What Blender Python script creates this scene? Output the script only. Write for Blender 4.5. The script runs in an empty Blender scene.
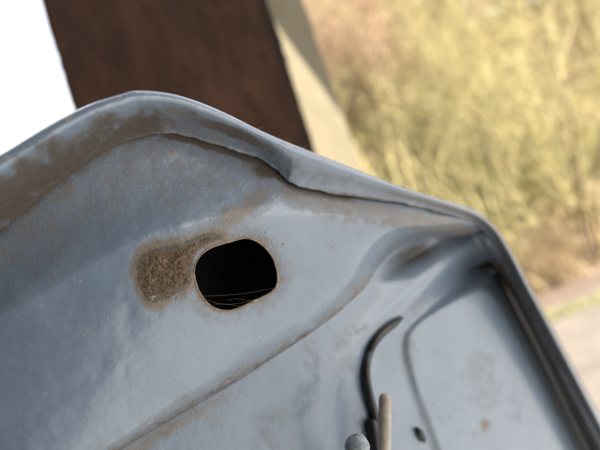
import bpy, math, random
import numpy as np
from mathutils import Matrix, Vector
random.seed(7)
rng = np.random.default_rng(11)
rad = math.radians
sc = bpy.context.scene
COL = sc.collection

# ------------------------------------------------------------------ camera
W0, H0 = 600.0, 450.0
FPX = 453.0                                   # focal length in photo pixels (26 mm phone lens)
EYE = np.array([0.0, 0.0, 1.30])
pitch, roll = rad(11.6), rad(21.6)
F = np.array([0, math.cos(pitch), math.sin(pitch)])
R0 = np.array([1.0, 0, 0]); U0 = np.array([0, -math.sin(pitch), math.cos(pitch)])
R = math.cos(roll) * R0 - math.sin(roll) * U0
U = math.sin(roll) * R0 + math.cos(roll) * U0
cd = bpy.data.cameras.new('camera')
cam = bpy.data.objects.new('camera', cd); COL.objects.link(cam)
cd.sensor_width = 36.0; cd.lens = FPX / W0 * 36.0
cd.clip_start = 0.005; cd.clip_end = 600
m = Matrix(((R[0], U[0], -F[0], EYE[0]), (R[1], U[1], -F[1], EYE[1]), (R[2], U[2], -F[2], EYE[2]), (0, 0, 0, 1)))
cam.matrix_world = m
cd.dof.use_dof = True
cd.dof.focus_distance = 0.160
cd.dof.aperture_fstop = (cd.lens / 1000.0) / 0.0042   # a 4.2 mm pupil
sc.camera = cam

# ------------------------------------------------------------------ light
SUN_EL, SUN_AZ = rad(34), rad(122)             # azimuth from +Y towards +X
SUN = np.array([math.cos(SUN_EL) * math.sin(SUN_AZ), math.cos(SUN_EL) * math.cos(SUN_AZ), math.sin(SUN_EL)])
w = bpy.data.worlds.new("World"); sc.world = w; w.use_nodes = True
nt = w.node_tree; nt.nodes.clear()
sky = nt.nodes.new('ShaderNodeTexSky'); sky.sky_type = 'NISHITA'; sky.sun_disc = False
sky.sun_elevation = SUN_EL; sky.sun_rotation = SUN_AZ
sky.air_density = 1.0; sky.dust_density = 3.0; sky.ozone_density = 1.0
bg = nt.nodes.new('ShaderNodeBackground'); bg.inputs['Strength'].default_value = 0.15
wo = nt.nodes.new('ShaderNodeOutputWorld')
# thin bright high cloud over most of the sky
tcw = nt.nodes.new('ShaderNodeTexCoord'); nzw = nt.nodes.new('ShaderNodeTexNoise')
nzw.inputs['Scale'].default_value = 2.2; nzw.inputs['Detail'].default_value = 6; nzw.inputs['Roughness'].default_value = .55
nt.links.new(tcw.outputs['Generated'], nzw.inputs['Vector'])
crw = nt.nodes.new('ShaderNodeValToRGB'); crw.color_ramp.elements[0].position = .25; crw.color_ramp.elements[1].position = .60
crw.color_ramp.elements[0].color = (.35, .35, .35, 1); crw.color_ramp.elements[1].color = (.95, .95, .95, 1)
nt.links.new(nzw.outputs['Fac'], crw.inputs[0])
mxw = nt.nodes.new('ShaderNodeMix'); mxw.data_type = 'RGBA'; mxw.inputs[7].default_value = (2.75, 2.85, 3.0, 1)
nt.links.new(crw.outputs[0], mxw.inputs[0]); nt.links.new(sky.outputs[0], mxw.inputs[6])
nt.links.new(mxw.outputs[2], bg.inputs[0]); nt.links.new(bg.outputs[0], wo.inputs[0])
sl = bpy.data.lights.new('sun', 'SUN'); sl.energy = 4.5; sl.angle = rad(0.5); sl.color = (1.0, 0.91, 0.78)
so = bpy.data.objects.new('sun', sl); COL.objects.link(so)
so.rotation_euler = Vector(SUN).to_track_quat('Z', 'Y').to_euler()
sc.view_settings.view_transform = 'Standard'; sc.view_settings.look = 'None'
sc.view_settings.gamma = 1.0; sc.view_settings.use_curve_mapping = False
sc.view_settings.exposure = 2.32

# ------------------------------------------------------------------ helpers
def ray(px, py):
    px = np.asarray(px, float); py = np.asarray(py, float)
    return F + R * ((px - W0 / 2) / FPX)[..., None] + U * ((H0 / 2 - py) / FPX)[..., None]

def at(px, py, depth):
    return EYE + ray(px, py) * np.asarray(depth, float)[..., None]

def link(o, parent=None):
    COL.objects.link(o)
    if parent is not None: o.parent = parent
    return o

def mesh_obj(name, verts, faces, mat, parent=None, smooth=True, attrs=None):
    me = bpy.data.meshes.new(name)
    verts = np.asarray(verts, np.float32)
    if isinstance(faces, np.ndarray):
        n, k = faces.shape
        me.vertices.add(len(verts)); me.vertices.foreach_set('co', verts.ravel())
        me.loops.add(n * k); me.loops.foreach_set('vertex_index', faces.astype(np.int32).ravel())
        me.polygons.add(n); me.polygons.foreach_set('loop_start', np.arange(0, n * k, k, dtype=np.int32))
        me.update(calc_edges=True)
    else:
        me.from_pydata(verts.tolist(), [], faces); me.update()
    if smooth: me.polygons.foreach_set('use_smooth', np.ones(len(me.polygons), bool))
    for nm, val in (attrs or {}).items():
        at_ = me.attributes.new(nm, 'FLOAT', 'POINT'); at_.data.foreach_set('value', np.asarray(val, np.float32))
    me.materials.append(mat)
    return link(bpy.data.objects.new(name, me), parent)

def tag(o, label=None, cat=None, group=None, kind=None):
    if label: o['label'] = label
    if cat: o['category'] = cat
    if group: o['group'] = group
    if kind: o['kind'] = kind
    return o

def empty(name, loc, label, cat, group=None):
    o = bpy.data.objects.new(name, None); o.empty_display_size = .05
    o.location = loc; link(o); tag(o, label, cat, group); return o

def catmull(P, n):
    P = np.asarray(P, float); k = len(P)
    Q = np.vstack([2 * P[0] - P[1], P, 2 * P[-1] - P[-2]])
    t = np.linspace(0, k - 1 - 1e-9, n); i = t.astype(int); f = (t - i)[:, None]
    a, b, c, d = Q[i], Q[i + 1], Q[i + 2], Q[i + 3]
    return .5 * (2 * b + (c - a) * f + (2 * a - 5 * b + 4 * c - d) * f ** 2 + (3 * b - a - 3 * c + d) * f ** 3)

def closed(P, n):
    P = np.asarray(P, float)
    k = len(P); t = np.arange(n) / n * k; i = t.astype(int); f = (t - i)[:, None]
    a, b, c, d = P[(i - 1) % k], P[i], P[(i + 1) % k], P[(i + 2) % k]
    r = .5 * (2 * b + (c - a) * f + (2 * a - 5 * b + 4 * c - d) * f ** 2 + (3 * b - a - 3 * c + d) * f ** 3)
    return np.vstack([r, r[:1]])

def sdist(X, Y, C):
    """signed distance to polyline C; positive to the right of travel as seen in the picture (y down)"""
    best = np.full(X.shape, 1e18); sg = np.zeros(X.shape)
    for i in range(len(C) - 1):
        ax, ay = C[i]; bx, by = C[i + 1]; dx, dy = bx - ax, by - ay; L2 = dx * dx + dy * dy + 1e-12
        t = np.clip(((X - ax) * dx + (Y - ay) * dy) / L2, 0, 1)
        ex, ey = X - ax - t * dx, Y - ay - t * dy; d2 = ex * ex + ey * ey
        cr = dx * (Y - ay) - dy * (X - ax)
        u = d2 < best; best = np.where(u, d2, best); sg = np.where(u, np.sign(cr), sg)
    return np.sqrt(best) * sg

def inside(X, Y, P):
    r = np.zeros(X.shape, bool); j = len(P) - 1
    for i in range(len(P)):
        xi, yi = P[i]; xj, yj = P[j]
        c = ((yi > Y) != (yj > Y)) & (X < (xj - xi) * (Y - yi) / (yj - yi + 1e-12) + xi)
        r ^= c; j = i
    return r

def sst(a, b, x):
    t = np.clip((x - a) / (b - a), 0, 1); return t * t * (3 - 2 * t)

_perm = rng.random((256, 256))
def vnoise(x, y):
    xi = np.floor(x).astype(int); yi = np.floor(y).astype(int); fx = x - xi; fy = y - yi
    fx = fx * fx * (3 - 2 * fx); fy = fy * fy * (3 - 2 * fy)
    g = lambda a, b: _perm[a & 255, b & 255]
    return (g(xi, yi) * (1 - fx) + g(xi + 1, yi) * fx) * (1 - fy) + (g(xi, yi + 1) * (1 - fx) + g(xi + 1, yi + 1) * fx) * fy

def fbm(x, y, o=4):
    s = 0; a = .5; t = 0
    for k in range(o):
        s = s + a * vnoise(x * 2 ** k + 17.3 * k, y * 2 ** k + 5.1 * k); t += a; a *= .5
    return s / t

# ------------------------------------------------------------------ materials
def mat(name):
    M = bpy.data.materials.new(name); M.use_nodes = True
    return M, M.node_tree.nodes, M.node_tree.links, M.node_tree.nodes['Principled BSDF']

def noise(N, L, scale, detail=4, rough=.55, coord=None, dist=0.0):
    n = N.new('ShaderNodeTexNoise'); n.inputs['Scale'].default_value = scale
    n.inputs['Detail'].default_value = detail; n.inputs['Roughness'].default_value = rough
    n.inputs['Distortion'].default_value = dist
    if coord is not None: L.new(coord, n.inputs['Vector'])
    return n.outputs['Fac']

def ramp(N, L, fac, stops):
    r = N.new('ShaderNodeValToRGB'); e = r.color_ramp.elements
    e[0].position, e[0].color = stops[0][0], (*stops[0][1], 1)
    e[1].position, e[1].color = stops[1][0], (*stops[1][1], 1)
    for p, c in stops[2:]:
        x = e.new(p); x.color = (*c, 1)
    L.new(fac, r.inputs[0]); return r.outputs[0]

def mth(N, L, op, a, b=None, clamp=False):
    n = N.new('ShaderNodeMath'); n.operation = op; n.use_clamp = clamp
    for k, v in ((0, a), (1, b)):
        if v is None: continue
        if isinstance(v, (int, float)): n.inputs[k].default_value = v
        else: L.new(v, n.inputs[k])
    return n.outputs[0]

def mixc(N, L, fac, a, b):
    n = N.new('ShaderNodeMix'); n.data_type = 'RGBA'
    for k, v in ((0, fac), (6, a), (7, b)):
        if isinstance(v, (int, float)): n.inputs[k].default_value = v
        elif isinstance(v, tuple): n.inputs[k].default_value = (*v, 1)
        else: L.new(v, n.inputs[k])
    return n.outputs[2]

def bump(N, L, h, strength, dist, prev=None):
    b = N.new('ShaderNodeBump'); b.inputs['Strength'].default_value = strength; b.inputs['Distance'].default_value = dist
    L.new(h, b.inputs['Height'])
    if prev is not None: L.new(prev, b.inputs['Normal'])
    return b.outputs[0]

def simple(name, stops, scale, rough=.8, bumpd=0, bscale=None, metallic=0, spec=.5, detail=5):
    M, N, L, B = mat(name)
    co = N.new('ShaderNodeTexCoord').outputs['Object']
    f = noise(N, L, scale, detail, .6, co)
    L.new(ramp(N, L, f, stops), B.inputs['Base Color'])
    B.inputs['Roughness'].default_value = rough; B.inputs['Metallic'].default_value = metallic
    B.inputs['Specular IOR Level'].default_value = spec
    if bumpd:
        h = noise(N, L, bscale or scale * 3, 5, .6, co); L.new(bump(N, L, h, .8, bumpd), B.inputs['Normal'])
    return M

# blue-grey paint with dust, grime, painted shade and chips; masks come from point attributes
def paint_material():
    M, N, L, B = mat('weathered blue grey paint')
    co = N.new('ShaderNodeTexCoord').outputs['Object']
    def attr(n):
        a = N.new('ShaderNodeAttribute'); a.attribute_name = n; return a.outputs['Fac']
    dirt, grime_shade, chip = attr('dirt'), attr('grime_shade'), attr('chip')
    big = noise(N, L, 38, 5, .6, co); mid = noise(N, L, 260, 6, .65, co); fine = noise(N, L, 1500, 5, .7, co)
    base = ramp(N, L, big, [(.3, (.134, .187, .257)), (.7, (.168, .225, .300))])
    base = mixc(N, L, mth(N, L, 'MULTIPLY', sstep(N, L, mid, .52, .75), .35), base, (.185, .20, .21))
    # tan dust
    d1 = mth(N, L, 'ADD', mth(N, L, 'MULTIPLY', dirt, 1.5), mth(N, L, 'MULTIPLY', mth(N, L, 'SUBTRACT', mid, .5), 1.1))
    d1 = mth(N, L, 'ADD', d1, mth(N, L, 'MULTIPLY', mth(N, L, 'SUBTRACT', fine, .5), .9))
    d1 = sstep(N, L, mth(N, L, 'SUBTRACT', d1, .22), 0, 1.0)
    dm = mth(N, L, 'MULTIPLY', d1, sstep(N, L, dirt, 0.02, .25))
    dustc = ramp(N, L, fine, [(.35, (.105, .086, .068)), (.68, (.235, .195, .15))])
    c = mixc(N, L, dm, base, dustc)
    # dark grime and the pocket's painted shade
    g1 = mth(N, L, 'ADD', mth(N, L, 'MULTIPLY', grime_shade, 1.6), mth(N, L, 'MULTIPLY', mth(N, L, 'SUBTRACT', mid, .5), 1.0))
    g1 = mth(N, L, 'MULTIPLY', sstep(N, L, g1, .15, 1.05), sstep(N, L, grime_shade, .02, .3))
    gc = ramp(N, L, fine, [(.35, (.042, .031, .023)), (.7, (.105, .080, .058))])
    c = mixc(N, L, g1, c, gc)
    # small bare / rusty chips
    vor = N.new('ShaderNodeTexNoise'); vor.inputs['Scale'].default_value = 620; vor.inputs['Detail'].default_value = 3
    L.new(co, vor.inputs['Vector'])
    ch = sstep(N, L, mth(N, L, 'ADD', vor.outputs['Fac'], mth(N, L, 'MULTIPLY', chip, .17)), .74, .79)
    cc = ramp(N, L, big, [(.35, (.13, .075, .045)), (.6, (.42, .34, .26))])
    c = mixc(N, L, ch, c, cc)
    L.new(c, B.inputs['Base Color'])
    am = mth(N, L, 'MAXIMUM', dm, g1)
    ro = mth(N, L, 'ADD', mth(N, L, 'ADD', mth(N, L, 'MULTIPLY', am, .5), .13), mth(N, L, 'MULTIPLY', mid, .22))
    L.new(ro, B.inputs['Roughness'])
    B.inputs['Specular IOR Level'].default_value = .8; B.inputs['Coat Weight'].default_value = .45; B.inputs['Coat Roughness'].default_value = .16
    nb = bump(N, L, noise(N, L, 190, 4, .55, co), .45, .0006)
    nb = bump(N, L, sstep(N, L, noise(N, L, 900, 2, .5, co), .66, .74), .5, .00012, nb)
    nb = bump(N, L, mth(N, L, 'MULTIPLY', fine, mth(N, L, 'ADD', am, .18)), .6, .0006, nb)
    L.new(nb, B.inputs['Normal'])
    return M

def sstep(N, L, v, a, b):
    n = N.new('ShaderNodeMapRange'); n.interpolation_type = 'SMOOTHSTEP'
    n.inputs['From Min'].default_value = a; n.inputs['From Max'].default_value = b
    L.new(v, n.inputs['Value']); return n.outputs['Result']

PAINT = paint_material()
RUSTLIP = simple('rusty tan edge', [(.3, (.10, .065, .04)), (.6, (.26, .20, .145)), (.72, (.42, .40, .37))], 500, .85, .0003, 1500)
CRUST = simple('matted brown dirt', [(.3, (.065, .046, .031)), (.7, (.23, .17, .115))], 900, .95, .0008, 1600, spec=.1)
GRAIN = simple('dust grains', [(.35, (.10, .075, .05)), (.7, (.27, .21, .15))], 400, .95, spec=.2)
FIBRE = simple('pale fibre', [(.35, (.30, .24, .17)), (.7, (.50, .44, .35))], 300, .9, spec=.2)
BLACK = simple('glossy black', [(.3, (.008, .009, .011)), (.7, (.016, .018, .021))], 200, .22, .0003, 900)
SHADESKIN = simple('inner steel with painted shade', [(.3, (.004, .004, .004)), (.7, (.009, .008, .007))], 120, .9)  # near-black stands in for the shade inside the slot
PINMAT = simple('dusty worn steel', [(.3, (.32, .27, .22)), (.7, (.50, .46, .40))], 260, .6, .0004, 800)
KNOBMAT = simple('chipped grey paint knob', [(.35, (.20, .24, .29)), (.62, (.33, .37, .41)), (.72, (.40, .24, .14))], 420, .5, .0005, 900)

# ------------------------------------------------------------------ the sheet metal panel
TILT, LEAN = rad(33), rad(6)
E1 = R * math.cos(TILT) + F * math.sin(TILT)
Nn = R * math.sin(TILT) - F * math.cos(TILT)
NRM = Nn * math.cos(LEAN) + U * math.sin(LEAN)
P0 = at(236, 273, .160)
mm = .001
def onplane(px, py, h):
    v = ray(px, py); h = np.asarray(h, float) * mm
    t = ((P0 - EYE) @ NRM + h) / (v @ NRM)
    return EYE + v * t[..., None]

PAIR = [((-120,215),(-120,300)), ((-60,185),(-60,270)), ((0,154),(0,232)), ((50,124),(45,195)), ((90,104),(90,160)),
        ((120,94),(125,143)), ((138,90),(150,136)), ((170,93),(176,134)), ((200,102),(205,142)), ((230,115),(236,151)),
        ((260,130),(264,161)), ((285,141),(283,176)), ((300,147),(296,185)), ((340,163),(335,194)), ((400,186),(396,203)),
        ((450,202),(445,214)), ((478,213),(470,222)), ((497,228),(486,236)), ((512,250),(499,259)), ((530,285),(516,292)),
        ((560,340),(546,347)), ((600,415),(586,422)), ((650,510),(635,516)), ((690,590),(674,596))]
NS = 420
RIM = catmull([p for p, q in PAIR], NS); FLG = catmull([q for p, q in PAIR], NS)
LOWC = catmull([(-40,560),(60,484),(120,449),(160,425),(200,402),(240,379),(270,360),(300,341),(330,320),(352,301),(366,287),(376,271),(387,258),(400,248),(420,241),(441,238),(462,236),(478,232),(486,222)], 150)
CREST = catmull([(-150,395),(-80,360),(0,318),(70,278),(130,246),(200,226),(260,217),(330,219),(400,224),(460,229),(500,232)], 90)
HOLE = closed([(120 + a / 3, 190 + b / 3) for a, b in ((222,244),(231,212),(249,189),(275,173),(310,161),(345,151),(376,145),(402,150),(425,164),(445,184),(460,209),(470,240),(473,268),(467,292),(449,309),(424,323),(395,337),(365,351),(335,361),(308,362),(281,353),(258,335),(240,310),(227,279))], 160)
RIDGE = catmull([(230,470),(290,415),(330,377),(370,338),(410,300),(450,264),(474,244),(490,240)], 70)
PANE = catmull([(452,500),(432,440),(412,385),(404,345),(412,326),(435,307),(460,292),(480,286),(496,292),(510,312),(530,350),(560,415),(600,500)], 120)
GROOVE = catmull([(372,352),(400,325),(430,299),(456,278),(476,264),(490,264),(502,278),(520,312),(545,362),(575,425),(610,495)], 90)
PLATE = catmull([(318,470),(326,420),(340,372),(362,338),(392,318),(402,322)], 60)

def h_low(X, Y):
    base = -18 - 9 * (1 - sst(80, 300, X)) + .045 * np.maximum(Y - 285, -45) * sst(250, 400, X) - .066 * np.maximum(X - 320, 0)
    d_r = np.abs(sdist(X, Y, RIDGE)); h = base + 6.0 * np.exp(-(d_r / 17.0) ** 2) * sst(270, 420, X)
    d_g = np.abs(sdist(X, Y, GROOVE)); wgt = .35 + .65 * sst(420, 475, X)
    h = h - 10.0 * wgt * np.exp(-(d_g / 12.0) ** 2)
    d_p = sdist(X, Y, PANE)
    h = h + 3.5 * sst(-5, 7, d_p)
    d_f = sdist(X, Y, FLG)
    h = h + 9 * (1 - sst(0, 12, d_f)) * sst(440, 490, X)
    h = h - 8.0 * np.exp(-(((X - 408) * .86 - (Y - 258) * .5) / 30) ** 2 - (((X - 408) * .5 + (Y - 258) * .86) / 9) ** 2)
    d_q = sdist(X, Y, PLATE)
    h = h + .55 * sst(-4, 6, d_q) * (1 - sst(-4, 4, d_p)) * sst(318, 332, Y)
    h = h + .5 * (fbm(X / 60, Y / 60, 3) - .5)
    return h

def h_rib(X, Y):
    d_c = sdist(X, Y, CREST); d_l = sdist(X, Y, LOWC); d_l = -d_l
    d_f = sdist(X, Y, FLG)
    up = np.maximum(-d_c, 0)
    h = -12 * (1 - np.exp(-(up / 46) ** 1.6))
    dn = np.maximum(d_c, 0)
    span = dn + np.maximum(d_l, 0) + 1e-6
    h = h - 12.5 * (dn / span) ** 1.9 * sst(-60, 270, X) - 1.5 * (dn / span) ** 1.5 * (1 - sst(-60, 270, X))
    h = h - 2.2 * (np.maximum(270 - X, 0) / 100) ** 2
    # groove under the crest towards the right hand end
    h = h + .9 * (fbm(X / 55, Y / 55, 3) - .5) + .22 * (fbm(X / 14, Y / 14, 3) - .5)
    # little press mark and dents
    for cx, cy, rr, a in ((128,312,9,-.4),(117,367,7,.16),(131,367,5,.2),(124,372,5,-.16),(60,300,26,-.5)):
        h = h + a * np.exp(-(((X - cx) ** 2 + (Y - cy) ** 2) / rr ** 2))
    # pulled-in metal round the slot
    d_h = np.abs(sdist(X, Y, HOLE)); h = h - .5 * np.exp(-(d_h / 7) ** 2)
    lowh = h_low(X, Y)
    end = sst(400, 470, X)
    h = h * (1 - end) + (lowh + 4 * (1 - sst(0, 14, d_l)) * 0 + 1.0 + (h - lowh) * .75) * end
    e = np.clip(d_l / (9.0 + 13.0 * sst(60, 260, X)), 0, 1); rnd = np.sqrt(np.clip(1 - (1 - e) ** 2, 0, 1))
    h = (lowh - 1.5) + (h - (lowh - 1.5)) * (rnd * .93 + .07 * e)
    return h

def grid(x0, x1, y0, y1, st, keep, hf):
    xs = np.arange(x0, x1 + .01, st); ys = np.arange(y0, y1 + .01, st)
    X, Y = np.meshgrid(xs, ys); K = keep(X, Y)
    idx = np.arange(X.size).reshape(X.shape)
    q = np.stack([idx[:-1, :-1], idx[1:, :-1], idx[1:, 1:], idx[:-1, 1:]], -1).reshape(-1, 4)
    kf = K.ravel()[q].all(1); q = q[kf]
    used = np.unique(q); rm = np.full(X.size, -1); rm[used] = np.arange(len(used))
    return X.ravel()[used], Y.ravel()[used], rm[q]

panel = empty('sheet_metal_panel', tuple(P0), 'weathered blue grey sheet metal panel with rolled rim and dirty slotted hole', 'metal panel')
def rel(v): return np.asarray(v) - P0        # parts live in the panel's own frame

# --- pressed upper skin with the slot
def keep_rib(X, Y):
    d_l = -sdist(X, Y, LOWC); d_f = sdist(X, Y, FLG)
    return (d_l > -2.5) & (d_f > -14) & (X < 486)
bx, by, q = grid(-118, 486, 105, 560, 1.3, keep_rib, None)
ins = inside(bx, by, HOLE); d_h = sdist(bx, by, HOLE)
q = q[~ins[q].any(1)]
# pull the ragged border onto the slot's outline
cnt = np.zeros(len(bx), int); np.add.at(cnt, q.ravel(), 1)
bd = np.where((np.abs(d_h) < 2.4) & (cnt < 4) & (cnt > 0))[0]
for i in bd:
    k = np.argmin((HOLE[:, 0] - bx[i]) ** 2 + (HOLE[:, 1] - by[i]) ** 2); bx[i], by[i] = HOLE[k]
used = np.unique(q); rm = np.full(len(bx), -1); rm[used] = np.arange(len(used)); q = rm[q]; bx, by = bx[used], by[used]
hb = h_rib(bx, by)
d_f = sdist(bx, by, FLG); d_l = -sdist(bx, by, LOWC); d_h = np.abs(sdist(bx, by, HOLE)); d_c = sdist(bx, by, CREST)
hb = hb - 2.0 * (1 - sst(-14, 0, d_f)) * sst(150, 190, bx)
n1 = fbm(bx / 22, by / 22, 4); n2 = fbm(bx / 6, by / 6, 3)
CR = closed([(137,272),(141,258),(152,250),(168,246),(184,243),(197,236),(214,233),(222,238),(206,245),(197,253),(192,268),(190,284),(176,294),(163,300),(150,301),(141,290)], 120)
dcr = sdist(bx, by, CR); incr = inside(bx, by, CR)
dirt = np.zeros(len(bx))
def put(a): 
    global dirt
    dirt = np.maximum(dirt, a)
put(.16 * sst(.35, .7, n1))
put(.40 * (1 - sst(-60, 25, d_c)) * (.6 + .6 * n1))                                     # film in the trough
put(.60 * np.exp(-(d_h / 7) ** 2) * (.5 + n1)); put(.40 * np.exp(-(d_h / 20) ** 2) * (.4 + 1.2 * n1))
put(np.where(incr, .9, .9 * (.1 + 1.6 * n1) * np.exp(-(dcr / 10) ** 2)))
put(.62 * (.5 + n1) * np.exp(-(((bx - 232) * .86 - (by - 222) * -.5) / 36) ** 2 - ((-(bx - 232) * -.5 + (by - 222) * .86 + 4) / 14) ** 2))
put(.60 * np.exp(-((d_f - 12) / 12) ** 2) * sst(250, 300, bx))
put(.42 * np.exp(-(d_l / 17) ** 2) * (.3 + 1.2 * n1) * (1 - sst(385, 430, bx)))
put(.5 * np.exp(-((bx - 440) / 40) ** 2 - ((by - 228) / 14) ** 2))
grime_shade = .95 * np.exp(-(np.maximum(d_f, 0) / 7.5) ** 2) * sst(140, 180, bx) * (1 - sst(330, 380, bx)) 
grime_shade = np.maximum(grime_shade, 1.1 * np.exp(-(((bx - 268) / 15) ** 2 + ((by - 170) / 9) ** 2)))
grime_shade = np.maximum(grime_shade, .70 * (.55 + .8 * n1) * (1 - sst(-10, 20, d_f + 20 * (n1 - .5))) * (1 - sst(150, 185, bx)))
grime_shade = np.maximum(grime_shade, .62 * np.exp(-(d_l / 7) ** 2) * (.35 + .75 * n2) * (1 - sst(370, 400, bx)))
grime_shade = np.maximum(grime_shade, np.where(incr, .5 + .4 * n2, .55 * n2 * np.exp(-(dcr / 5) ** 2)))
grime_shade = np.maximum(grime_shade, .30 * np.exp(-((d_f - 22) / 9) ** 2) * sst(280, 330, bx))
chip = .25 * n1 + .55 * np.exp(-(d_l / 14) ** 2) + .2 * np.exp(-(d_h / 25) ** 2)
upper = mesh_obj('upper_skin', rel(onplane(bx, by, hb)), q, PAINT, panel, attrs={'dirt': dirt, 'grime_shade': grime_shade, 'chip': chip})

# --- lower skin with ridge, groove and raised field
def keep_low(X, Y):
    d_l = -sdist(X, Y, LOWC); d_f = sdist(X, Y, FLG)
    return (d_l < 26) & (d_f > -10)
lx, ly, q = grid(-60, 690, 205, 600, 1.6, keep_low, None)
hl = h_low(lx, ly)
d_l = -sdist(lx, ly, LOWC); d_f = sdist(lx, ly, FLG); d_p = sdist(lx, ly, PANE); d_g = np.abs(sdist(lx, ly, GROOVE))
hl = np.where(d_l > 0, hl - .35 * np.minimum(d_l, 8), hl)
n1 = fbm(lx / 30, ly / 30, 4)
dirt = .28 * sst(.4, .75, n1)
dirt = np.maximum(dirt, .55 * np.exp(-((d_l + 8) / 12) ** 2) * (1 - sst(150, 330, lx)))
dirt = np.maximum(dirt, .5 * np.exp(-((lx - 418) / 30) ** 2 - ((ly - 252) / 14) ** 2))
dirt = np.maximum(dirt, .4 * np.exp(-((d_p + 1) / 5) ** 2) * sst(380, 480, lx))
dirt = np.maximum(dirt, .42 * np.exp(-((lx - 408) / 9) ** 2 - ((ly - 350) / 30) ** 2))
dirt = np.maximum(dirt, .9 * np.exp(-((lx - 485) / 5) ** 2 - ((ly - 425) / 7) ** 2))
grime_shade = .5 * np.exp(-(((lx - 408) * .86 - (ly - 258) * .5) / 30) ** 2 - (((lx - 408) * .5 + (ly - 258) * .86) / 11) ** 2)  # shade painted into the pocket below the upper skin's edge
grime_shade = np.maximum(grime_shade, .55 * np.exp(-(d_f / 5) ** 2) * sst(480, 510, lx))
chip = .25 * n1
lower = mesh_obj('lower_skin', rel(onplane(lx, ly, hl)), q, PAINT, panel, attrs={'dirt': dirt, 'grime_shade': grime_shade, 'chip': chip})

# --- rolled rim and its inward flange, swept along the edge
sidx = np.linspace(0, len(PAIR) - 1, NS)
edge = sst(5.5, 8, sidx)                                   # where the flange has a free edge
prof = [(-.10, None, -9), (-.02, None, -3), (0, 0, 0), (.03, .45, 0), (.08, .75, 0), (.15, .95, 0), (.24, 1, 0), (.34, .93, 0), (.45, .78, 0), (.58, .60, 0), (.70, .44, 0), (.82, .30, 0), (.92, .2, 0), (1.0, .13, 0), (1.015, .05, 0), (1.02, -.25, 0)]
ring = []; pxs = []; pys = []
wl = np.hypot(*(RIM - FLG).T)
hr_top = 4.5 - 3.0 * sst(13, 16.5, sidx) - 16.0 * np.clip((sidx - 14.5) / 8, 0, 1)
hr_in = np.where(sidx < 6.5, -4.5, -3.2) + 0 * sidx
hin = h_rib(FLG[:, 0], FLG[:, 1]); hlw = h_low(FLG[:, 0], FLG[:, 1])
hedge = np.where(FLG[:, 0] < 478, hin, hlw + 1)
k = np.linspace(-1, 1, 61); ker = np.exp(-(k / .4) ** 2); ker /= ker.sum()
hedge = np.convolve(np.pad(hedge, 30, mode='edge'), ker, 'valid')
wob = (fbm(RIM[:, 0] / 18, RIM[:, 1] / 18, 3) - .5)
rimv = []
for j in range(0, 30):
    wv = j / 29.0
    if wv < .25:
        a = wv / .25; hh = (hr_top - 3.0) + 3.0 * math.sqrt(1 - (1 - a) ** 2)
    else:
        a = (wv - .25) / .75; s = a * a * (3 - 2 * a)
        hh = hr_top + (hedge + .2 + 1.5 * edge - hr_top) * (.35 * a + .65 * s)
    wv2 = wv ** 1.25
    P = RIM * (1 - wv2) + FLG * wv2
    jag = edge * wv2 ** 6 * 3.2 * (fbm(RIM[:, 0] / 9 + 9, RIM[:, 1] / 9, 5) - .5)
    P = P + np.stack([-.3 * jag, jag], 1)
    hh = hh + 3.2 * math.sin(math.pi * min(1, wv * 1.15)) ** 2 * sst(16, 18, sidx)
    hh = hh + .5 * wob * (wv * (1 - wv)) * 4 + .5 * (fbm(P[:, 0] / 12, P[:, 1] / 12, 3) - .5) * wv
    rimv.append((P, hh, wv))
# free edge thickness
P, hh, _ = rimv[-1]
rimv.append((P + 0, hh - .5 * edge - .1, 1.0)); rimv.append((P + (RIM - FLG) * .05, hh - 1.6 * edge - .6, 1.0))
# outside of the roll turning away to the back
nout = np.gradient(RIM, axis=0); nout = np.stack([nout[:, 1], -nout[:, 0]], 1); nout /= np.linalg.norm(nout, axis=1)[:, None] + 1e-9
P, hh, _ = rimv[0]
back = []
for dh, off in ((-1.2, -.2), (-2.6, -1.5), (-4.5, -4), (-14, -11), (-30, -26), (-43, -44)):
    back.append((P + nout * off, hh + dh, 0.0))
rows = back[::-1] + rimv
V = np.concatenate([rel(onplane(p[:, 0], p[:, 1], h)) for p, h, _ in rows])
PX = np.concatenate([p[:, 0] for p, _, _ in rows]); PY = np.concatenate([p[:, 1] for p, _, _ in rows])
WV = np.concatenate([np.full(NS, x) for _, _, x in rows]); SI = np.tile(sidx, len(rows))
nr = len(rows); ii = np.arange(nr * NS).reshape(nr, NS)
q = np.stack([ii[:-1, :-1], ii[1:, :-1], ii[1:, 1:], ii[:-1, 1:]], -1).reshape(-1, 4)
n1 = fbm(PX / 16, PY / 16, 4)
dirt = .5 * np.exp(-((PX - 245) / 48) ** 2) * sst(.3, .5, WV) * (1 - sst(.75, .95, WV)) * (n1 > .4)
dirt = np.maximum(dirt, .25 * n1); dirt = np.maximum(dirt, .50 * (.4 + n1) * sst(.22, .5, WV) * (1 - sst(8.5, 10, SI) * .4))  # brownish film on the flange, also painting its down-facing side darker
dirt = np.maximum(dirt, .7 * np.exp(-((WV - .55) / .2) ** 2) * sst(12, 15, SI))
grime_shade = .78 * (.30 + 1.25 * n1) * sst(.05, .75, WV + .45 * (n1 - .5)) * (1 - sst(6.0, 7.6, SI + 2.0 * (n1 - .5)))
grime_shade = np.maximum(grime_shade, .62 * np.exp(-((PX - 235) / 50) ** 2) * sst(.35, .45, WV + .2 * (n1 - .5)) * (1 - sst(.62, .72, WV + .3 * (n1 - .5))))
grime_shade = np.maximum(grime_shade, .7 * sst(.8, 1, WV) * sst(11.5, 14, SI))
grime_shade = np.maximum(grime_shade, .8 * (1 - sst(.05, .25, WV)) * sst(15.5, 18, SI))
chip = .15 + .75 * np.exp(-((WV - .1) / .12) ** 2)
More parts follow.
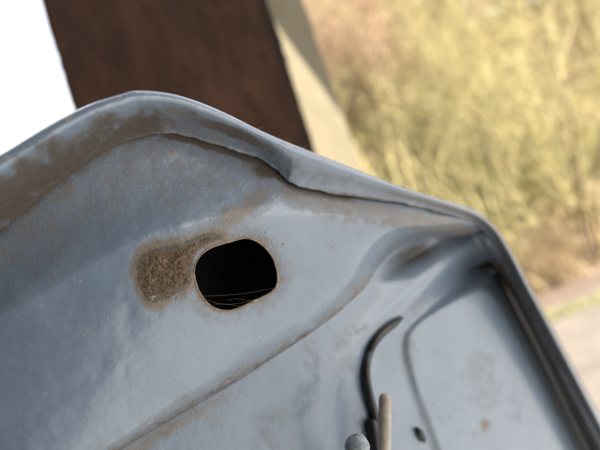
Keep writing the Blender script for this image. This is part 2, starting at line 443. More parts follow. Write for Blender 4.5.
rim = mesh_obj('rolled_rim', V, q, PAINT, panel, attrs={'dirt': dirt, 'grime_shade': grime_shade, 'chip': chip})

# --- outer skin behind (closes the hollow that the slot opens into)
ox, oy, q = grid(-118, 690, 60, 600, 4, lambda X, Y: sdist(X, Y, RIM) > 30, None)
outer = mesh_obj('outer_skin', rel(onplane(ox, oy, -40.0 - 24 * sst(380, 600, ox) )), q, SHADESKIN, panel)

# --- lip of the slot
def tube(pts, r, sides=8, closed_=False):
    pts = np.asarray(pts, float); n = len(pts); r = np.broadcast_to(np.asarray(r, float), (n,))
    T = np.gradient(pts, axis=0)
    if closed_: T = np.roll(pts, -1, 0) - np.roll(pts, 1, 0)
    T /= np.linalg.norm(T, axis=1)[:, None] + 1e-12
    ref = np.array([.31, .22, .92]); A = np.cross(T, ref); A /= np.linalg.norm(A, axis=1)[:, None] + 1e-12; Bv = np.cross(T, A)
    an = np.arange(sides) * 2 * math.pi / sides
    V = (pts[:, None] + r[:, None, None] * (np.cos(an)[None, :, None] * A[:, None] + np.sin(an)[None, :, None] * Bv[:, None])).reshape(-1, 3)
    i = np.arange(n * sides).reshape(n, sides); j = np.roll(i, -1, 1)
    if closed_: a, b, c, d = i, np.roll(i, -1, 0), np.roll(j, -1, 0), j
    else: a, b, c, d = i[:-1], i[1:], j[1:], j[:-1]
    return V, np.stack([a, b, c, d], -1).reshape(-1, 4)
hp = HOLE[:-1]
hh = h_rib(hp[:, 0], hp[:, 1])
cen = np.array([236.0, 273.0])
lv = []
dirn = (hp - cen) / np.linalg.norm(hp - cen, axis=1)[:, None]
tk = np.where(hp[:, 1] > 275, 1.5, .6) + 1.2 * (fbm(hp[:, 0] / 5, hp[:, 1] / 5, 2) - .5)
for off, dh in ((.9, .03), (.2, .22), (-.45, .12), (-.8, -.4), (-.8, -1.6)):
    pp = hp + dirn * (off * (.6 + .5 * tk))[:, None]; lv.append(rel(onplane(pp[:, 0], pp[:, 1], hh + dh)))
nl = len(lv); n_ = len(hp); ii = np.arange(nl * n_).reshape(nl, n_); jj = np.roll(ii, -1, 1)
q = np.stack([ii[:-1], ii[1:], jj[1:], jj[:-1]], -1).reshape(-1, 4)
lip = mesh_obj('slot_lip', np.concatenate(lv), q, RUSTLIP, panel)

# --- matted dirt left of the slot
cx, cy, q = grid(130, 230, 228, 306, .55, lambda X, Y: inside(X, Y, CR) & ~inside(X, Y, HOLE), None)
dcr = np.abs(sdist(cx, cy, CR)); th = sst(0, 9, dcr + 16 * (fbm(cx / 8, cy / 8, 5) - .58))
hc = h_rib(cx, cy) - .1 + th * (.35 + 1.9 * (fbm(cx / 6.5, cy / 6.5, 5) - .44) + .45 * (vnoise(cx / .9, cy / .9) - .5)) * (1 - .55 * sst(182, 200, cx))
crust = mesh_obj('dirt_crust', rel(onplane(cx, cy, hc)), q, CRUST, panel)
tag(crust, kind='stuff')

# --- dust grains, fibres and threads
def octas(P, r):
    o = np.array([(1,0,0),(-1,0,0),(0,1,0),(0,-1,0),(0,0,1),(0,0,-1)], float)
    f = np.array([(0,2,4),(2,1,4),(1,3,4),(3,0,4),(2,0,5),(1,2,5),(3,1,5),(0,3,5)])
    n = len(P); j = rng.uniform(.5, 1.4, (n, 6, 1))
    V = (P[:, None] + o[None] * j * r[:, None, None]).reshape(-1, 3)
    return V, (f[None] + 6 * np.arange(n)[:, None, None]).reshape(-1, 3)
gx = rng.uniform(0, 460, 60000); gy = rng.uniform(110, 450, 60000)
d_h = np.abs(sdist(gx, gy, HOLE)); d_l = -sdist(gx, gy, LOWC); d_f = sdist(gx, gy, FLG); dc = np.abs(sdist(gx, gy, CR)); ic = inside(gx, gy, CR)
pr = .008 + .22 * np.exp(-(d_h / 10) ** 2) + np.where(ic, .8, .5 * np.exp(-(dc / 6) ** 2)) + .05 * np.exp(-(d_l / 9) ** 2) + .12 * np.exp(-(d_f / 8) ** 2)
k = (rng.random(60000) < pr) & (d_f > 2) & (d_l > 3) & ~inside(gx, gy, HOLE)
gx, gy, ic = gx[k], gy[k], ic[k]
gr = rng.uniform(.05, .16, len(gx)) * np.where(rng.random(len(gx)) < .06, 2.2, 1)
gh = h_rib(gx, gy) + np.where(ic, .35, .02)
V, f = octas(rel(onplane(gx, gy, gh)), gr * mm)
tag(mesh_obj('dust_grains', V, f, GRAIN, panel, smooth=False), kind='stuff')

def strands(n, pxf, length, r, mat_, name, lift):
    Vs, Fs, o = [], [], 0
    for i in range(n):
        x, y, h = pxf()
        a = random.uniform(0, 6.28); pts = []
        x_, y_, h_ = x, y, h
        for s in range(6):
            pts.append(onplane(np.array(x_), np.array(y_), np.array(h_)))
            a += random.uniform(-.7, .7); L_ = length * random.uniform(.6, 1.4) / 6
            x_ += math.cos(a) * L_; y_ += math.sin(a) * L_; h_ += random.uniform(-.5, 1) * lift
        V, f = tube(rel(np.array(pts)), r * mm, 4); Vs.append(V); Fs.append(f + o); o += len(V)
    return tag(mesh_obj(name, np.concatenate(Vs), np.concatenate(Fs), mat_, panel), kind='stuff')
def in_crust():
    while True:
        x, y = random.uniform(138, 215), random.uniform(235, 302)
        if inside(np.array([x]), np.array([y]), CR)[0] and not inside(np.array([x]), np.array([y]), HOLE)[0]:
            return x, y, float(h_rib(np.array([x]), np.array([y]))[0]) + .5
strands(130, in_crust, 6, .022, FIBRE, 'dirt_fibres', .25)
def on_rim():
    i = int(np.argmin(np.abs(RIM[:, 0] - random.choice([random.uniform(200, 340), random.uniform(278, 312), random.uniform(278, 312)]))))
    p, h, _ = rimv[random.randint(0, 5)]
    return p[i, 0], p[i, 1], h[i]
strands(34, on_rim, 11, .016, FIBRE, 'rim_fibres', .12)
# spider threads across the foot of the slot
Vs, Fs, o = [], [], 0
for (a, b, sag) in (((203,296),(276,288),2),((214,304),(262,297),3),((228,300),(252,302),-2),((206,300),(240,306),1)):
    t = np.linspace(0, 1, 14); X = a[0] + (b[0] - a[0]) * t; Y = a[1] + (b[1] - a[1]) * t + sag * np.sin(math.pi * t)
    X = X + .6 * (vnoise(t * 9, t * 0 + a[0]) - .5); Y = Y + .8 * (vnoise(t * 9, t * 0 + b[0]) - .5)
    V, f = tube(rel(onplane(X, Y, -1.2 + 0 * t)), .013 * mm, 4); Vs.append(V); Fs.append(f + o); o += len(V)
tag(mesh_obj('spider_threads', np.concatenate(Vs), np.concatenate(Fs), FIBRE, panel), kind='stuff')
V, f = octas(rel(onplane(np.array([240., 238, 242, 236, 241]), np.array([298., 303, 305, 306, 301]), np.full(5, -1.0))), np.array([.3, .25, .3, .22, .2]) * mm)
# paint flecks / splashes
def fleck(px, py, r, m_, name='paint_fleck'):
    n = 14; an = np.arange(n) * 2 * math.pi / n; rr = r * rng.uniform(.4, 1.3, n) * (1 + .35 * np.cos(an - rng.uniform(0, 6.28)))
    hb_ = float(h_rib(np.array([px]), np.array([py]))[0])
    X = np.concatenate([[px], px + .6 * rr * np.cos(an), px + rr * np.cos(an)]); Y = np.concatenate([[py], py + .6 * .8 * rr * np.sin(an), py + .8 * rr * np.sin(an)])
    H = np.concatenate([[.12], .10 + .12 * rng.random(n), np.full(n, -.03)]) + h_rib(X, Y)
    fs = [(0, 1 + i, 1 + (i + 1) % n) for i in range(n)] + [(1 + i, 1 + n + i, 1 + n + (i + 1) % n, 1 + (i + 1) % n) for i in range(n)]
    return mesh_obj(name, rel(onplane(X, Y, H)), fs, m_, panel)
TANF = simple('tan fleck', [(.3, (.27, .205, .14)), (.7, (.42, .34, .25))], 300, .8)
for (x, y, r) in ((173,153,3.6),(55,274,1.8),(80,281,1.5),(283,244,2.2),(333,248,1.6),(152,297,3.4),(131,386,1.4),(318,252,1.3)):
    fleck(x, y, r, TANF, 'tan_fleck')

# --- black bent strip, pin, knob, clip
def hl1(x, y): return float(h_low(np.array([float(x)]), np.array([float(y)]))[0])
S = catmull([(402,318),(392,325),(381,334),(372,346),(367,360),(366,376),(369,394),(374,412),(378,430)], 50)
t = np.linspace(0, 1, 50)
c3 = onplane(S[:, 0], S[:, 1], h_low(S[:, 0], S[:, 1]) + 1.7 + .6 * np.sin(t * math.pi))
V, f = tube(rel(c3), (.9 + 1.15 * sst(0, .12, t)) * mm, 12)
strip = mesh_obj('black_bent_strip', V, f, BLACK, panel)
def pin_at(p0, p1, r, name, mtl):
    a, b = np.array(p0), np.array(p1); d = b - a; L_ = np.linalg.norm(d); d /= L_
    s = np.concatenate([[-1.0, -.95, -.8, -.5, 0], np.linspace(.15, 1, 8) * (L_ / r)]) * r
    rr = np.array([.05, .38, .66, .9, 1.0] + [1.0] * 8) * r
    V, f = tube(rel(a + d * s[:, None]), rr, 18)
    return mesh_obj(name, V, f, mtl, panel)
pt = onplane(np.array(385.), np.array(400.), np.array(hl1(385, 400) + 14)); pb = onplane(np.array(383.), np.array(520.), np.array(hl1(383, 520) + 14))
pin = pin_at(pt, pb, 2.7 * mm, 'steel_pin', PINMAT)
arm = pin_at(onplane(np.array(372.), np.array(425.), np.array(hl1(372, 425) + 2)), onplane(np.array(390.), np.array(520.), np.array(hl1(390, 520) + 2)), 3.0 * mm, 'black_arm', BLACK)
kc = at(np.array(357.), np.array(447.), .168)
kn = []; n = 20
for i in range(11):
    ph = math.pi * i / 10 
    for j in range(n):
        th = 2 * math.pi * j / n; rr = 4.7 * mm * (1 + .04 * math.sin(3 * th + i))
        kn.append(rel(kc) + rr * (math.sin(ph) * math.cos(th) * E1 + math.cos(ph) * U + math.sin(ph) * math.sin(th) * NRM))
fs = [(i * n + j, i * n + (j + 1) % n, (i + 1) * n + (j + 1) % n, (i + 1) * n + j) for i in range(10) for j in range(n)]
knob = mesh_obj('round_knob', np.array(kn), fs, KNOBMAT, panel)
sv, sf = tube(rel(np.array([kc - U * .003, kc - U * .012 - NRM * .004, kc - U * .03 - NRM * .022])), 1.9 * mm, 12)
mesh_obj('knob_stem', sv, sf, KNOBMAT, knob)
GS = catmull([(470,270),(482,267),(492,269),(502,280),(520,313),(545,363),(575,426),(612,500)], 70); t = np.linspace(0, 1, 70)
V, f = tube(rel(onplane(GS[:, 0], GS[:, 1], h_low(GS[:, 0], GS[:, 1]) - .5 * sst(0, .4, t))), (.3 + 6.1 * sst(0, .55, t)) * mm, 14)
mesh_obj('black_groove_strip', V, f, BLACK, panel)  # black tapered tube along the groove
cl = catmull([(417,427),(420,433),(423,438),(425,443)], 12)
V, f = tube(rel(onplane(cl[:, 0], cl[:, 1], h_low(cl[:, 0], cl[:, 1]) + 1.5)), np.array([.3, 1, 1.5, 1.7, 1.7, 1.6, 1.6, 1.5, 1.4, 1.2, .8, .3]) * mm, 10)
clip = mesh_obj('black_clip', V, f, BLACK, panel)

# ------------------------------------------------------------------ rusty steel post and pale post behind the rim
def rust_mat(name, stops):
    M, N, L, B = mat(name); tc_ = N.new('ShaderNodeTexCoord'); mp = N.new('ShaderNodeMapping'); mp.inputs['Scale'].default_value = (1, 1, .16)
    L.new(tc_.outputs['Object'], mp.inputs[0])
    a = noise(N, L, 34, 7, .68, mp.outputs[0], .6); b = noise(N, L, 7, 5, .6, tc_.outputs['Object'])
    f = mth(N, L, 'ADD', mth(N, L, 'MULTIPLY', a, .6), mth(N, L, 'MULTIPLY', b, .4))
    L.new(ramp(N, L, f, stops), B.inputs['Base Color']); B.inputs['Roughness'].default_value = .8; B.inputs['Specular IOR Level'].default_value = .25
    L.new(bump(N, L, noise(N, L, 90, 6, .65, tc_.outputs['Object']), .9, .003), B.inputs['Normal']); return M
RUST = rust_mat('dark rusty steel', [(.34, (.036, .019, .013)), (.5, (.068, .034, .022)), (.66, (.118, .056, .034))])
RUSTD = rust_mat('flaking rusty edge', [(.36, (.028, .019, .015)), (.5, (.050, .032, .024)), (.64, (.10, .06, .042))])
def vplate(name, A, Bp, zlo, zhi, thick, m_, parent, ragged=0.0, org=None):
    """upright steel plate from ground plan point A to Bp, its two upright edges eaten by rust"""
    A = np.array(A); Bp = np.array(Bp); d = Bp - A; L_ = np.linalg.norm(d); d /= L_; nn = np.array([-d[1], d[0]])
    nz = 160; V = []; 
    z = np.linspace(zlo, zhi, nz)
    ea = ragged * (fbm(z * 60, z * 0 + 3, 3) - .5); eb = ragged * (fbm(z * 60, z * 0 + 40, 3) - .5)
    for k_ in range(nz):
        a = A + d * ea[k_]; b = Bp + d * eb[k_]
        for p in (a, a * .5 + b * .5, b, b + nn * thick, a * .5 + b * .5 + nn * thick, a + nn * thick): V.append((p[0] - org[0], p[1] - org[1], z[k_] - org[2]))
    fs = []
    for k_ in range(nz - 1):
        for j in range(6): a0 = k_ * 6 + j; a1 = k_ * 6 + (j + 1) % 6; fs.append((a0, a1, a1 + 6, a0 + 6))
    fs.append((5, 4, 3, 2, 1, 0)); fs.append(tuple((nz - 1) * 6 + j for j in range(6)))
    return mesh_obj(name, V, fs, m_, parent, smooth=False)
def slab(name, top, bot, ztop, zbot, off, thick, m_, parent, org, ragged=0.0, seed=0):
    """upright steel plate whose two long edges run through the given points; the edges are eaten by rust"""
    (tA, tB), (bA, bB) = top, bot; nz = 200; V = []
    def pt_(a, b, z): return b + (a - b) * ((z - b[2]) / (a[2] - b[2]))
    for k_ in range(nz):
        z = zbot + (ztop - zbot) * k_ / (nz - 1); a, b = pt_(tA, bA, z), pt_(tB, bB, z)
        d = (b - a) / np.linalg.norm(b - a); n_2 = np.array([-d[1], d[0], 0]); n_2 /= np.linalg.norm(n_2)
        e1 = ragged * float(fbm(np.array(z * 90), np.array(3.3 + seed), 4) - .5); e2 = ragged * float(fbm(np.array(z * 90), np.array(40.7 + seed), 4) - .5)
        a = a + d * e1 + n_2 * off; b = b + d * e2 + n_2 * off
        for p in (a, (a + b) / 2, b, b + n_2 * thick, (a + b) / 2 + n_2 * thick, a + n_2 * thick): V.append(p - org)
    fs = [(k_ * 6 + j, k_ * 6 + (j + 1) % 6, k_ * 6 + 6 + (j + 1) % 6, k_ * 6 + 6 + j) for k_ in range(nz - 1) for j in range(6)]
    fs += [(5, 4, 3, 2, 1, 0), tuple((nz - 1) * 6 + j for j in range(6))]
    return mesh_obj(name, V, fs, m_, parent, smooth=False)
DP = .64
tA, bA, tB, bB = at(40, 0, DP), at(72, 105, DP), at(257, 0, DP), at(300, 135, DP)
tC, bC = at(268, 0, DP), at(311, 135, DP)
gl = lambda a, b, z: b + (a - b) * ((z - b[2]) / (a[2] - b[2]))
org = (gl(tA, bA, 0.0) + gl(tB, bB, 0.0)) / 2
post = empty('rusty_steel_post', tuple(org), 'broad dark brown rusty steel post with ragged edges standing behind the rim', 'steel post')
slab('flange', (tA, tB), (bA, bB), 2.46, 0, 0, .011, RUST, post, org, .004)
tD, bD = at(250, 0, DP), at(293, 135, DP)
slab('edge_strip', (tD, tC), (bD, bC), 2.46, 0, .0112, .016, RUSTD, post, org, .006, 5)
mT, mB = (tA + tB) / 2, (bA + bB) / 2; dT = (tB - tA) / np.linalg.norm(tB - tA) * .006
slab('web', (mT - dT, mT + dT), (mB - dT, mB + dT), 2.46, 0, .0115, .19, RUST, post, org)

# pale post a little farther off: a sunlit concrete post, an added board's shadow across its top
PALE = simple('pale weathered concrete', [(.3, (.105, .089, .054)), (.7, (.138, .120, .076))], 14, .9, .003, 70)
DQ = .95
q1 = at(354, 140, DQ); q0 = at(305, 0, DQ); LEANV = (q0 - q1) / (q0[2] - q1[2]); ang = rad(48)
fdir = np.array([math.cos(ang), math.sin(ang)])            # runs along the lit face
c_r = q1[:2]; c_l = c_r - fdir * .30; nb_ = np.array([-fdir[1], fdir[0]])
org2 = np.array([*(c_r * .5 + c_l * .5 + nb_ * .08), 0.0])
pale = empty('concrete_post', tuple(org2), 'pale yellowish concrete post in sunlight right behind the rusty post, a diagonal shadow on it', 'concrete post')
V = []
ch = .008
outl = [c_l + fdir * ch, c_r - fdir * ch, c_r + nb_ * ch, c_r + nb_ * (.16 - ch), c_r - fdir * ch + nb_ * .16, c_l + fdir * ch + nb_ * .16, c_l + nb_ * (.16 - ch), c_l + nb_ * ch]
nz = 60; zz = np.linspace(0, 2.42, nz)
for z in zz:
    for p in outl:
        j = .0025 * (fbm(np.array(p[0] * 50 + z * 20), np.array(p[1] * 50 + z * 31), 2) - .5); V.append((p[0] + j - org2[0] + LEANV[0] * (z - q1[2]), p[1] + j - org2[1] + LEANV[1] * (z - q1[2]), z))
fs = [(k * 8 + j, k * 8 + (j + 1) % 8, (k + 1) * 8 + (j + 1) % 8, (k + 1) * 8 + j) for k in range(nz - 1) for j in range(8)]
fs += [tuple(range(7, -1, -1)), tuple((nz - 1) * 8 + j for j in range(8))]
mesh_obj('shaft', V, fs, PALE, pale, smooth=False)
cap = [(p + (p - org2[:2]) * .12) for p in outl]
V = [(p[0] - org2[0] + LEANV[0] * (z - q1[2]), p[1] - org2[1] + LEANV[1] * (z - q1[2]), z) for z in (2.421, 2.47) for p in cap]
fs = [(j, (j + 1) % 8, 8 + (j + 1) % 8, 8 + j) for j in range(8)] + [tuple(range(7, -1, -1)), tuple(range(8, 16))]
mesh_obj('cap', V, fs, PALE, pale, smooth=False)

WB = simple('dark old boards', [(.3, (.045, .034, .026)), (.7, (.11, .085, .065))], 5, .9, .004, 40)
# unseen sheet added over the panel for shade; the board's edge throws the diagonal shadow
nf = np.array([fdir[1], -fdir[0]])                         # outward normal of the lit face (ground plan)
def on_face(px, py):
    v = ray(np.array(float(px)), np.array(float(py))); n3 = np.cross(np.array([fdir[0], fdir[1], 0.0]), LEANV)
    return EYE + v * ((q1 - EYE) @ n3 / (v @ n3))
ZC = 2.52
def to_roof(p): return p + SUN * ((ZC - p[2]) / SUN[2])
ra, rb = to_roof(on_face(264, 8)), to_roof(on_face(347, 121))
ed = (rb - ra)[:2]; ed /= np.linalg.norm(ed)
if ed[0] < 0: ed = -ed
inn = np.array([ed[1], -ed[0]])                            # towards the camera side
V, fs = [], []
ROOFW, ROOFD = (-4.5, 1.22), 4.2
nx = 260
for i in range(nx):
    s = ROOFW[0] + (ROOFW[1] - ROOFW[0]) * i / (nx - 1); zc = .018 * math.sin(s * 2 * math.pi / .076)
    for dpt in (.20, ROOFD):
        p = ra[:2] + ed * s + inn * dpt
        V.append((p[0], p[1], ZC + zc + .0 + .06 * dpt)); V.append((p[0], p[1], ZC + zc + .003 + .06 * dpt))
for i in range(nx - 1):
    a, b = i * 4, i * 4 + 4
    fs += [(a, b, b + 2, a + 2), (a + 1, a + 3, b + 3, b + 1), (a, a + 1, b + 1, b), (a + 2, b + 2, b + 3, a + 3)]
shade_roof = mesh_obj('shade_roof', V, fs, simple('weathered roofing sheet', [(.3, (.10, .07, .055)), (.7, (.20, .17, .15))], 3, .8), smooth=False)
V = []
for s in (-.25, 1.1):
    for dp in (0, -.26):
        for z in (0, .03):
            p = ra[:2] + ed * s + inn * dp; V.append((p[0], p[1], ZC + z))
mesh_obj('shadow_board', V, [(0, 1, 3, 2), (4, 6, 7, 5), (0, 4, 5, 1), (2, 3, 7, 6), (0, 2, 6, 4), (1, 5, 7, 3)], WB, shade_roof, smooth=False)  # added out of view to cast the diagonal shadow on the pale post
tag(shade_roof, 'added corrugated sheet out of view, shading the panel from above', None, None, 'structure')

# unseen board walls added left of and behind the camera to block light
wl0 = np.array([-1.25, .35]); wall = empty('shade_wall', (wl0[0], wl0[1], 0), 'added dark board wall out of view, keeping light off the panel', 'wall')
for i in range(42):
    y0 = -.15 * i; d_ = rng.uniform(0, .006); V = []
    for z in (0, 2.44):
        for (x_, y_) in ((d_, y0), (d_, y0 - .144), (d_ - .025, y0 - .144), (d_ - .025, y0)): V.append((x_, y_, z))
    mesh_obj('board', V, [(0, 1, 2, 3)[::-1], (4, 5, 6, 7), (0, 1, 5, 4), (1, 2, 6, 5), (2, 3, 7, 6), (3, 0, 4, 7)], WB, wall, smooth=False)

for i in range(21):  # rear boards added so light comes mainly from the right
    x0 = -1.22 + .15 * i; d_ = rng.uniform(0, .006); V = []
    for z in (0, 2.44):
        for (x_, y_) in ((x0, -2.2 + d_), (x0 + .144, -2.2 + d_), (x0 + .144, -2.2 - .025 + d_), (x0, -2.2 - .025 + d_)): V.append((x_ - wl0[0], y_ - wl0[1], z))
    mesh_obj('board', V, [(0, 1, 2, 3)[::-1], (4, 5, 6, 7), (0, 1, 5, 4), (1, 2, 6, 5), (2, 3, 7, 6), (3, 0, 4, 7)], WB, wall, smooth=False)
# ------------------------------------------------------------------ ground, track, bank
def gz(x, y):
    x = np.asarray(x, float); y = np.asarray(y, float)
    y0 = 10.2 + .5 * np.sin(x * .4) + .25 * (fbm(x / 1.5, y / 1.5, 2) - .5)
    u = np.maximum(y - y0, 0)
    h = 14.5 * (1 - np.exp(-(u / 7.5) ** 1.12))
    h = h * (1 - .62 * (1 - sst(-9, 0, x)) )
    return h + .28 * (fbm(x / 2.2 + 3, y / 2.2, 3) - .5) * sst(0, 2, u) + .03 * (fbm(x * 1.3, y * 1.3, 3) - .5)
xs = np.concatenate([[-300, -200, -120, -70, -45], np.arange(-30, 34.1, .25), [45, 70, 120, 200, 300]])
ys = np.concatenate([[-300, -200, -100, -50, -25, -12], np.arange(-6, 34.1, .25), [42, 60, 100, 200, 300]])
X, Y = np.meshgrid(xs, ys); Z = gz(X, Y) 
nx, ny = len(xs), len(ys); ii = np.arange(nx * ny).reshape(ny, nx)
q = np.stack([ii[:-1, :-1], ii[:-1, 1:], ii[1:, 1:], ii[1:, :-1]], -1).reshape(-1, 4)
def green_mask(x, y):
    g = 0 * x
    for (px, py, r) in ((455,182,2.4),(432,172,1.8),(475,190,1.6),(520,235,1.0),(590,190,1.0),(500,200,.9),(410,165,1.1)):
        c = gpt(px, py); g = np.maximum(g, np.exp(-(((x - c[0]) / r) ** 2 + ((y - c[1]) / (r * 1.3)) ** 2)))
    return g * sst(11.3, 12.4, y)
def gpt(px, py):
    v = ray(np.array(float(px)), np.array(float(py))); t = 2.0
    while t < 60:
        p = EYE + v * t
        if p[2] < float(gz(p[0], p[1])): return p
        t += .05
    return EYE + v * 30
M, N, L, B = mat('soil and leaf litter'); GROUND = M
co = N.new('ShaderNodeTexCoord').outputs['Object']
def attrn(N, n):
    a = N.new('ShaderNodeAttribute'); a.attribute_name = n; return a.outputs['Fac']
lit = ramp(N, L, noise(N, L, 1.6, 8, .68, co), [(.3, (.30, .225, .14)), (.5, (.42, .335, .215)), (.72, (.52, .44, .29))])
soil = ramp(N, L, noise(N, L, 5, 6, .6, co), [(.3, (.11, .08, .062)), (.7, (.20, .155, .125))])
grs = ramp(N, L, noise(N, L, 3, 6, .6, co), [(.3, (.24, .28, .08)), (.7, (.40, .42, .15))])
c = mixc(N, L, attrn(N, 'bank'), soil, lit); c = mixc(N, L, attrn(N, 'green'), c, grs)
L.new(c, B.inputs['Base Color']); B.inputs['Roughness'].default_value = .95; B.inputs['Specular IOR Level'].default_value = .1
L.new(bump(N, L, noise(N, L, 14, 6, .65, co), .8, .06), B.inputs['Normal'])
ground = mesh_obj('ground', np.stack([X, Y, Z], -1).reshape(-1, 3), q, GROUND, attrs={'bank': sst(10.5, 11.6, Y.ravel() + .5 * np.sin(X.ravel())), 'green': green_mask(X, Y).ravel() * .9})
tag(ground, kind='structure')
TRACK = simple('pale gravel track', [(.3, (.095, .080, .066)), (.6, (.15, .128, .106)), (.78, (.12, .105, .07))], 2.6, .95, .02, 22)
tx = np.arange(-8, 26, .25); ty = np.arange(3.0, 8.3, .25)
X, Y = np.meshgrid(tx, ty); e = .35 * (fbm(X * .7, X * 0 + Y * .0, 2) - .5); Yq = Y + e
nx, ny = len(tx), len(ty); ii = np.arange(nx * ny).reshape(ny, nx)
q = np.stack([ii[:-1, :-1], ii[:-1, 1:], ii[1:, 1:], ii[1:, :-1]], -1).reshape(-1, 4)
track = mesh_obj('gravel_track', np.stack([X, Yq, gz(X, Yq) + .02], -1).reshape(-1, 3), q, TRACK); tag(track, kind='structure')

yard = mesh_obj('bounce_yard', [(-14, -22, .06), (26, -22, .06), (26, 2.6, .06), (-14, 2.6, .06)], [(0, 1, 2, 3)], simple('pale bounce yard', [(.3, (.26, .265, .27)), (.7, (.36, .365, .37))], 1.5, .9, .004, 30)); tag(yard, kind='structure')  # unseen pale sheet added to bounce light up onto the panel

def blades(n, area, hmin, hmax, wd, m_, name, lean=.5):
    x, y = area(n); z = gz(x, y); h = rng.uniform(hmin, hmax, len(x)); a = rng.uniform(0, 6.28, len(x)); b = rng.uniform(0, 6.28, len(x)); l = rng.uniform(.1, lean, len(x)) * h
    p = np.stack([x, y, z - .02], -1); dx = np.stack([np.cos(a), np.sin(a), 0 * a], -1) * (wd * h)[:, None]
    m1 = p + np.stack([np.cos(b) * l * .4, np.sin(b) * l * .4, h * .6], -1); tp = p + np.stack([np.cos(b) * l * 1.2, np.sin(b) * l * 1.2, h], -1)
    V = np.stack([p - dx, p + dx, m1 - dx * .7, m1 + dx * .7, tp], 1).reshape(-1, 3); o = 5 * np.arange(len(x))[:, None, None]
    f = (np.array([(0, 1, 3), (0, 3, 2), (2, 3, 4)])[None] + o).reshape(-1, 3)
    return tag(mesh_obj(name, V, f, m_, smooth=False), kind='stuff')
DRY = simple('dry grass', [(.3, (.40, .30, .15)), (.7, (.60, .49, .28))], 2, .8, spec=.2)
GRN = simple('fresh grass', [(.3, (.24, .275, .095)), (.7, (.38, .41, .17))], 2, .7, spec=.2)
MOSS = simple('yellow green verge', [(.3, (.20, .20, .07)), (.7, (.33, .32, .12))], 2, .8, spec=.2)
def area_bank(n): return rng.uniform(-9, 22, n), 10.6 + 15 * rng.random(n) ** 1.3
blades(42000, area_bank, .12, .6, .05, DRY, 'dry_grass', .9)
def area_green(n):
    xs_, ys_ = rng.uniform(-2, 18, n * 6), rng.uniform(9.5, 24, n * 6); k = rng.random(n * 6) < green_mask(xs_, ys_) * .8
    return xs_[k][:n], ys_[k][:n]
blades(22000, area_green, .1, .38, .06, GRN, 'green_grass', .7)
blades(9000, lambda n: (rng.uniform(0, 14, n), 7.35 + .3 * rng.standard_normal(n)), .03, .12, .12, MOSS, 'verge_grass', .9)
tc = gpt(562, 272)
tus = blades(1500, lambda n: (tc[0] + .22 * rng.standard_normal(n), tc[1] + .18 * rng.standard_normal(n)), .2, .8, .03, simple('straw', [(.3, (.42, .32, .19)), (.7, (.62, .50, .33))], 3, .8), 'grass_tussock', 1.2)
del tus['kind']; tag(tus, 'pale straw coloured grass tussock at the foot of the bank beside the bare soil', 'grass tussock')

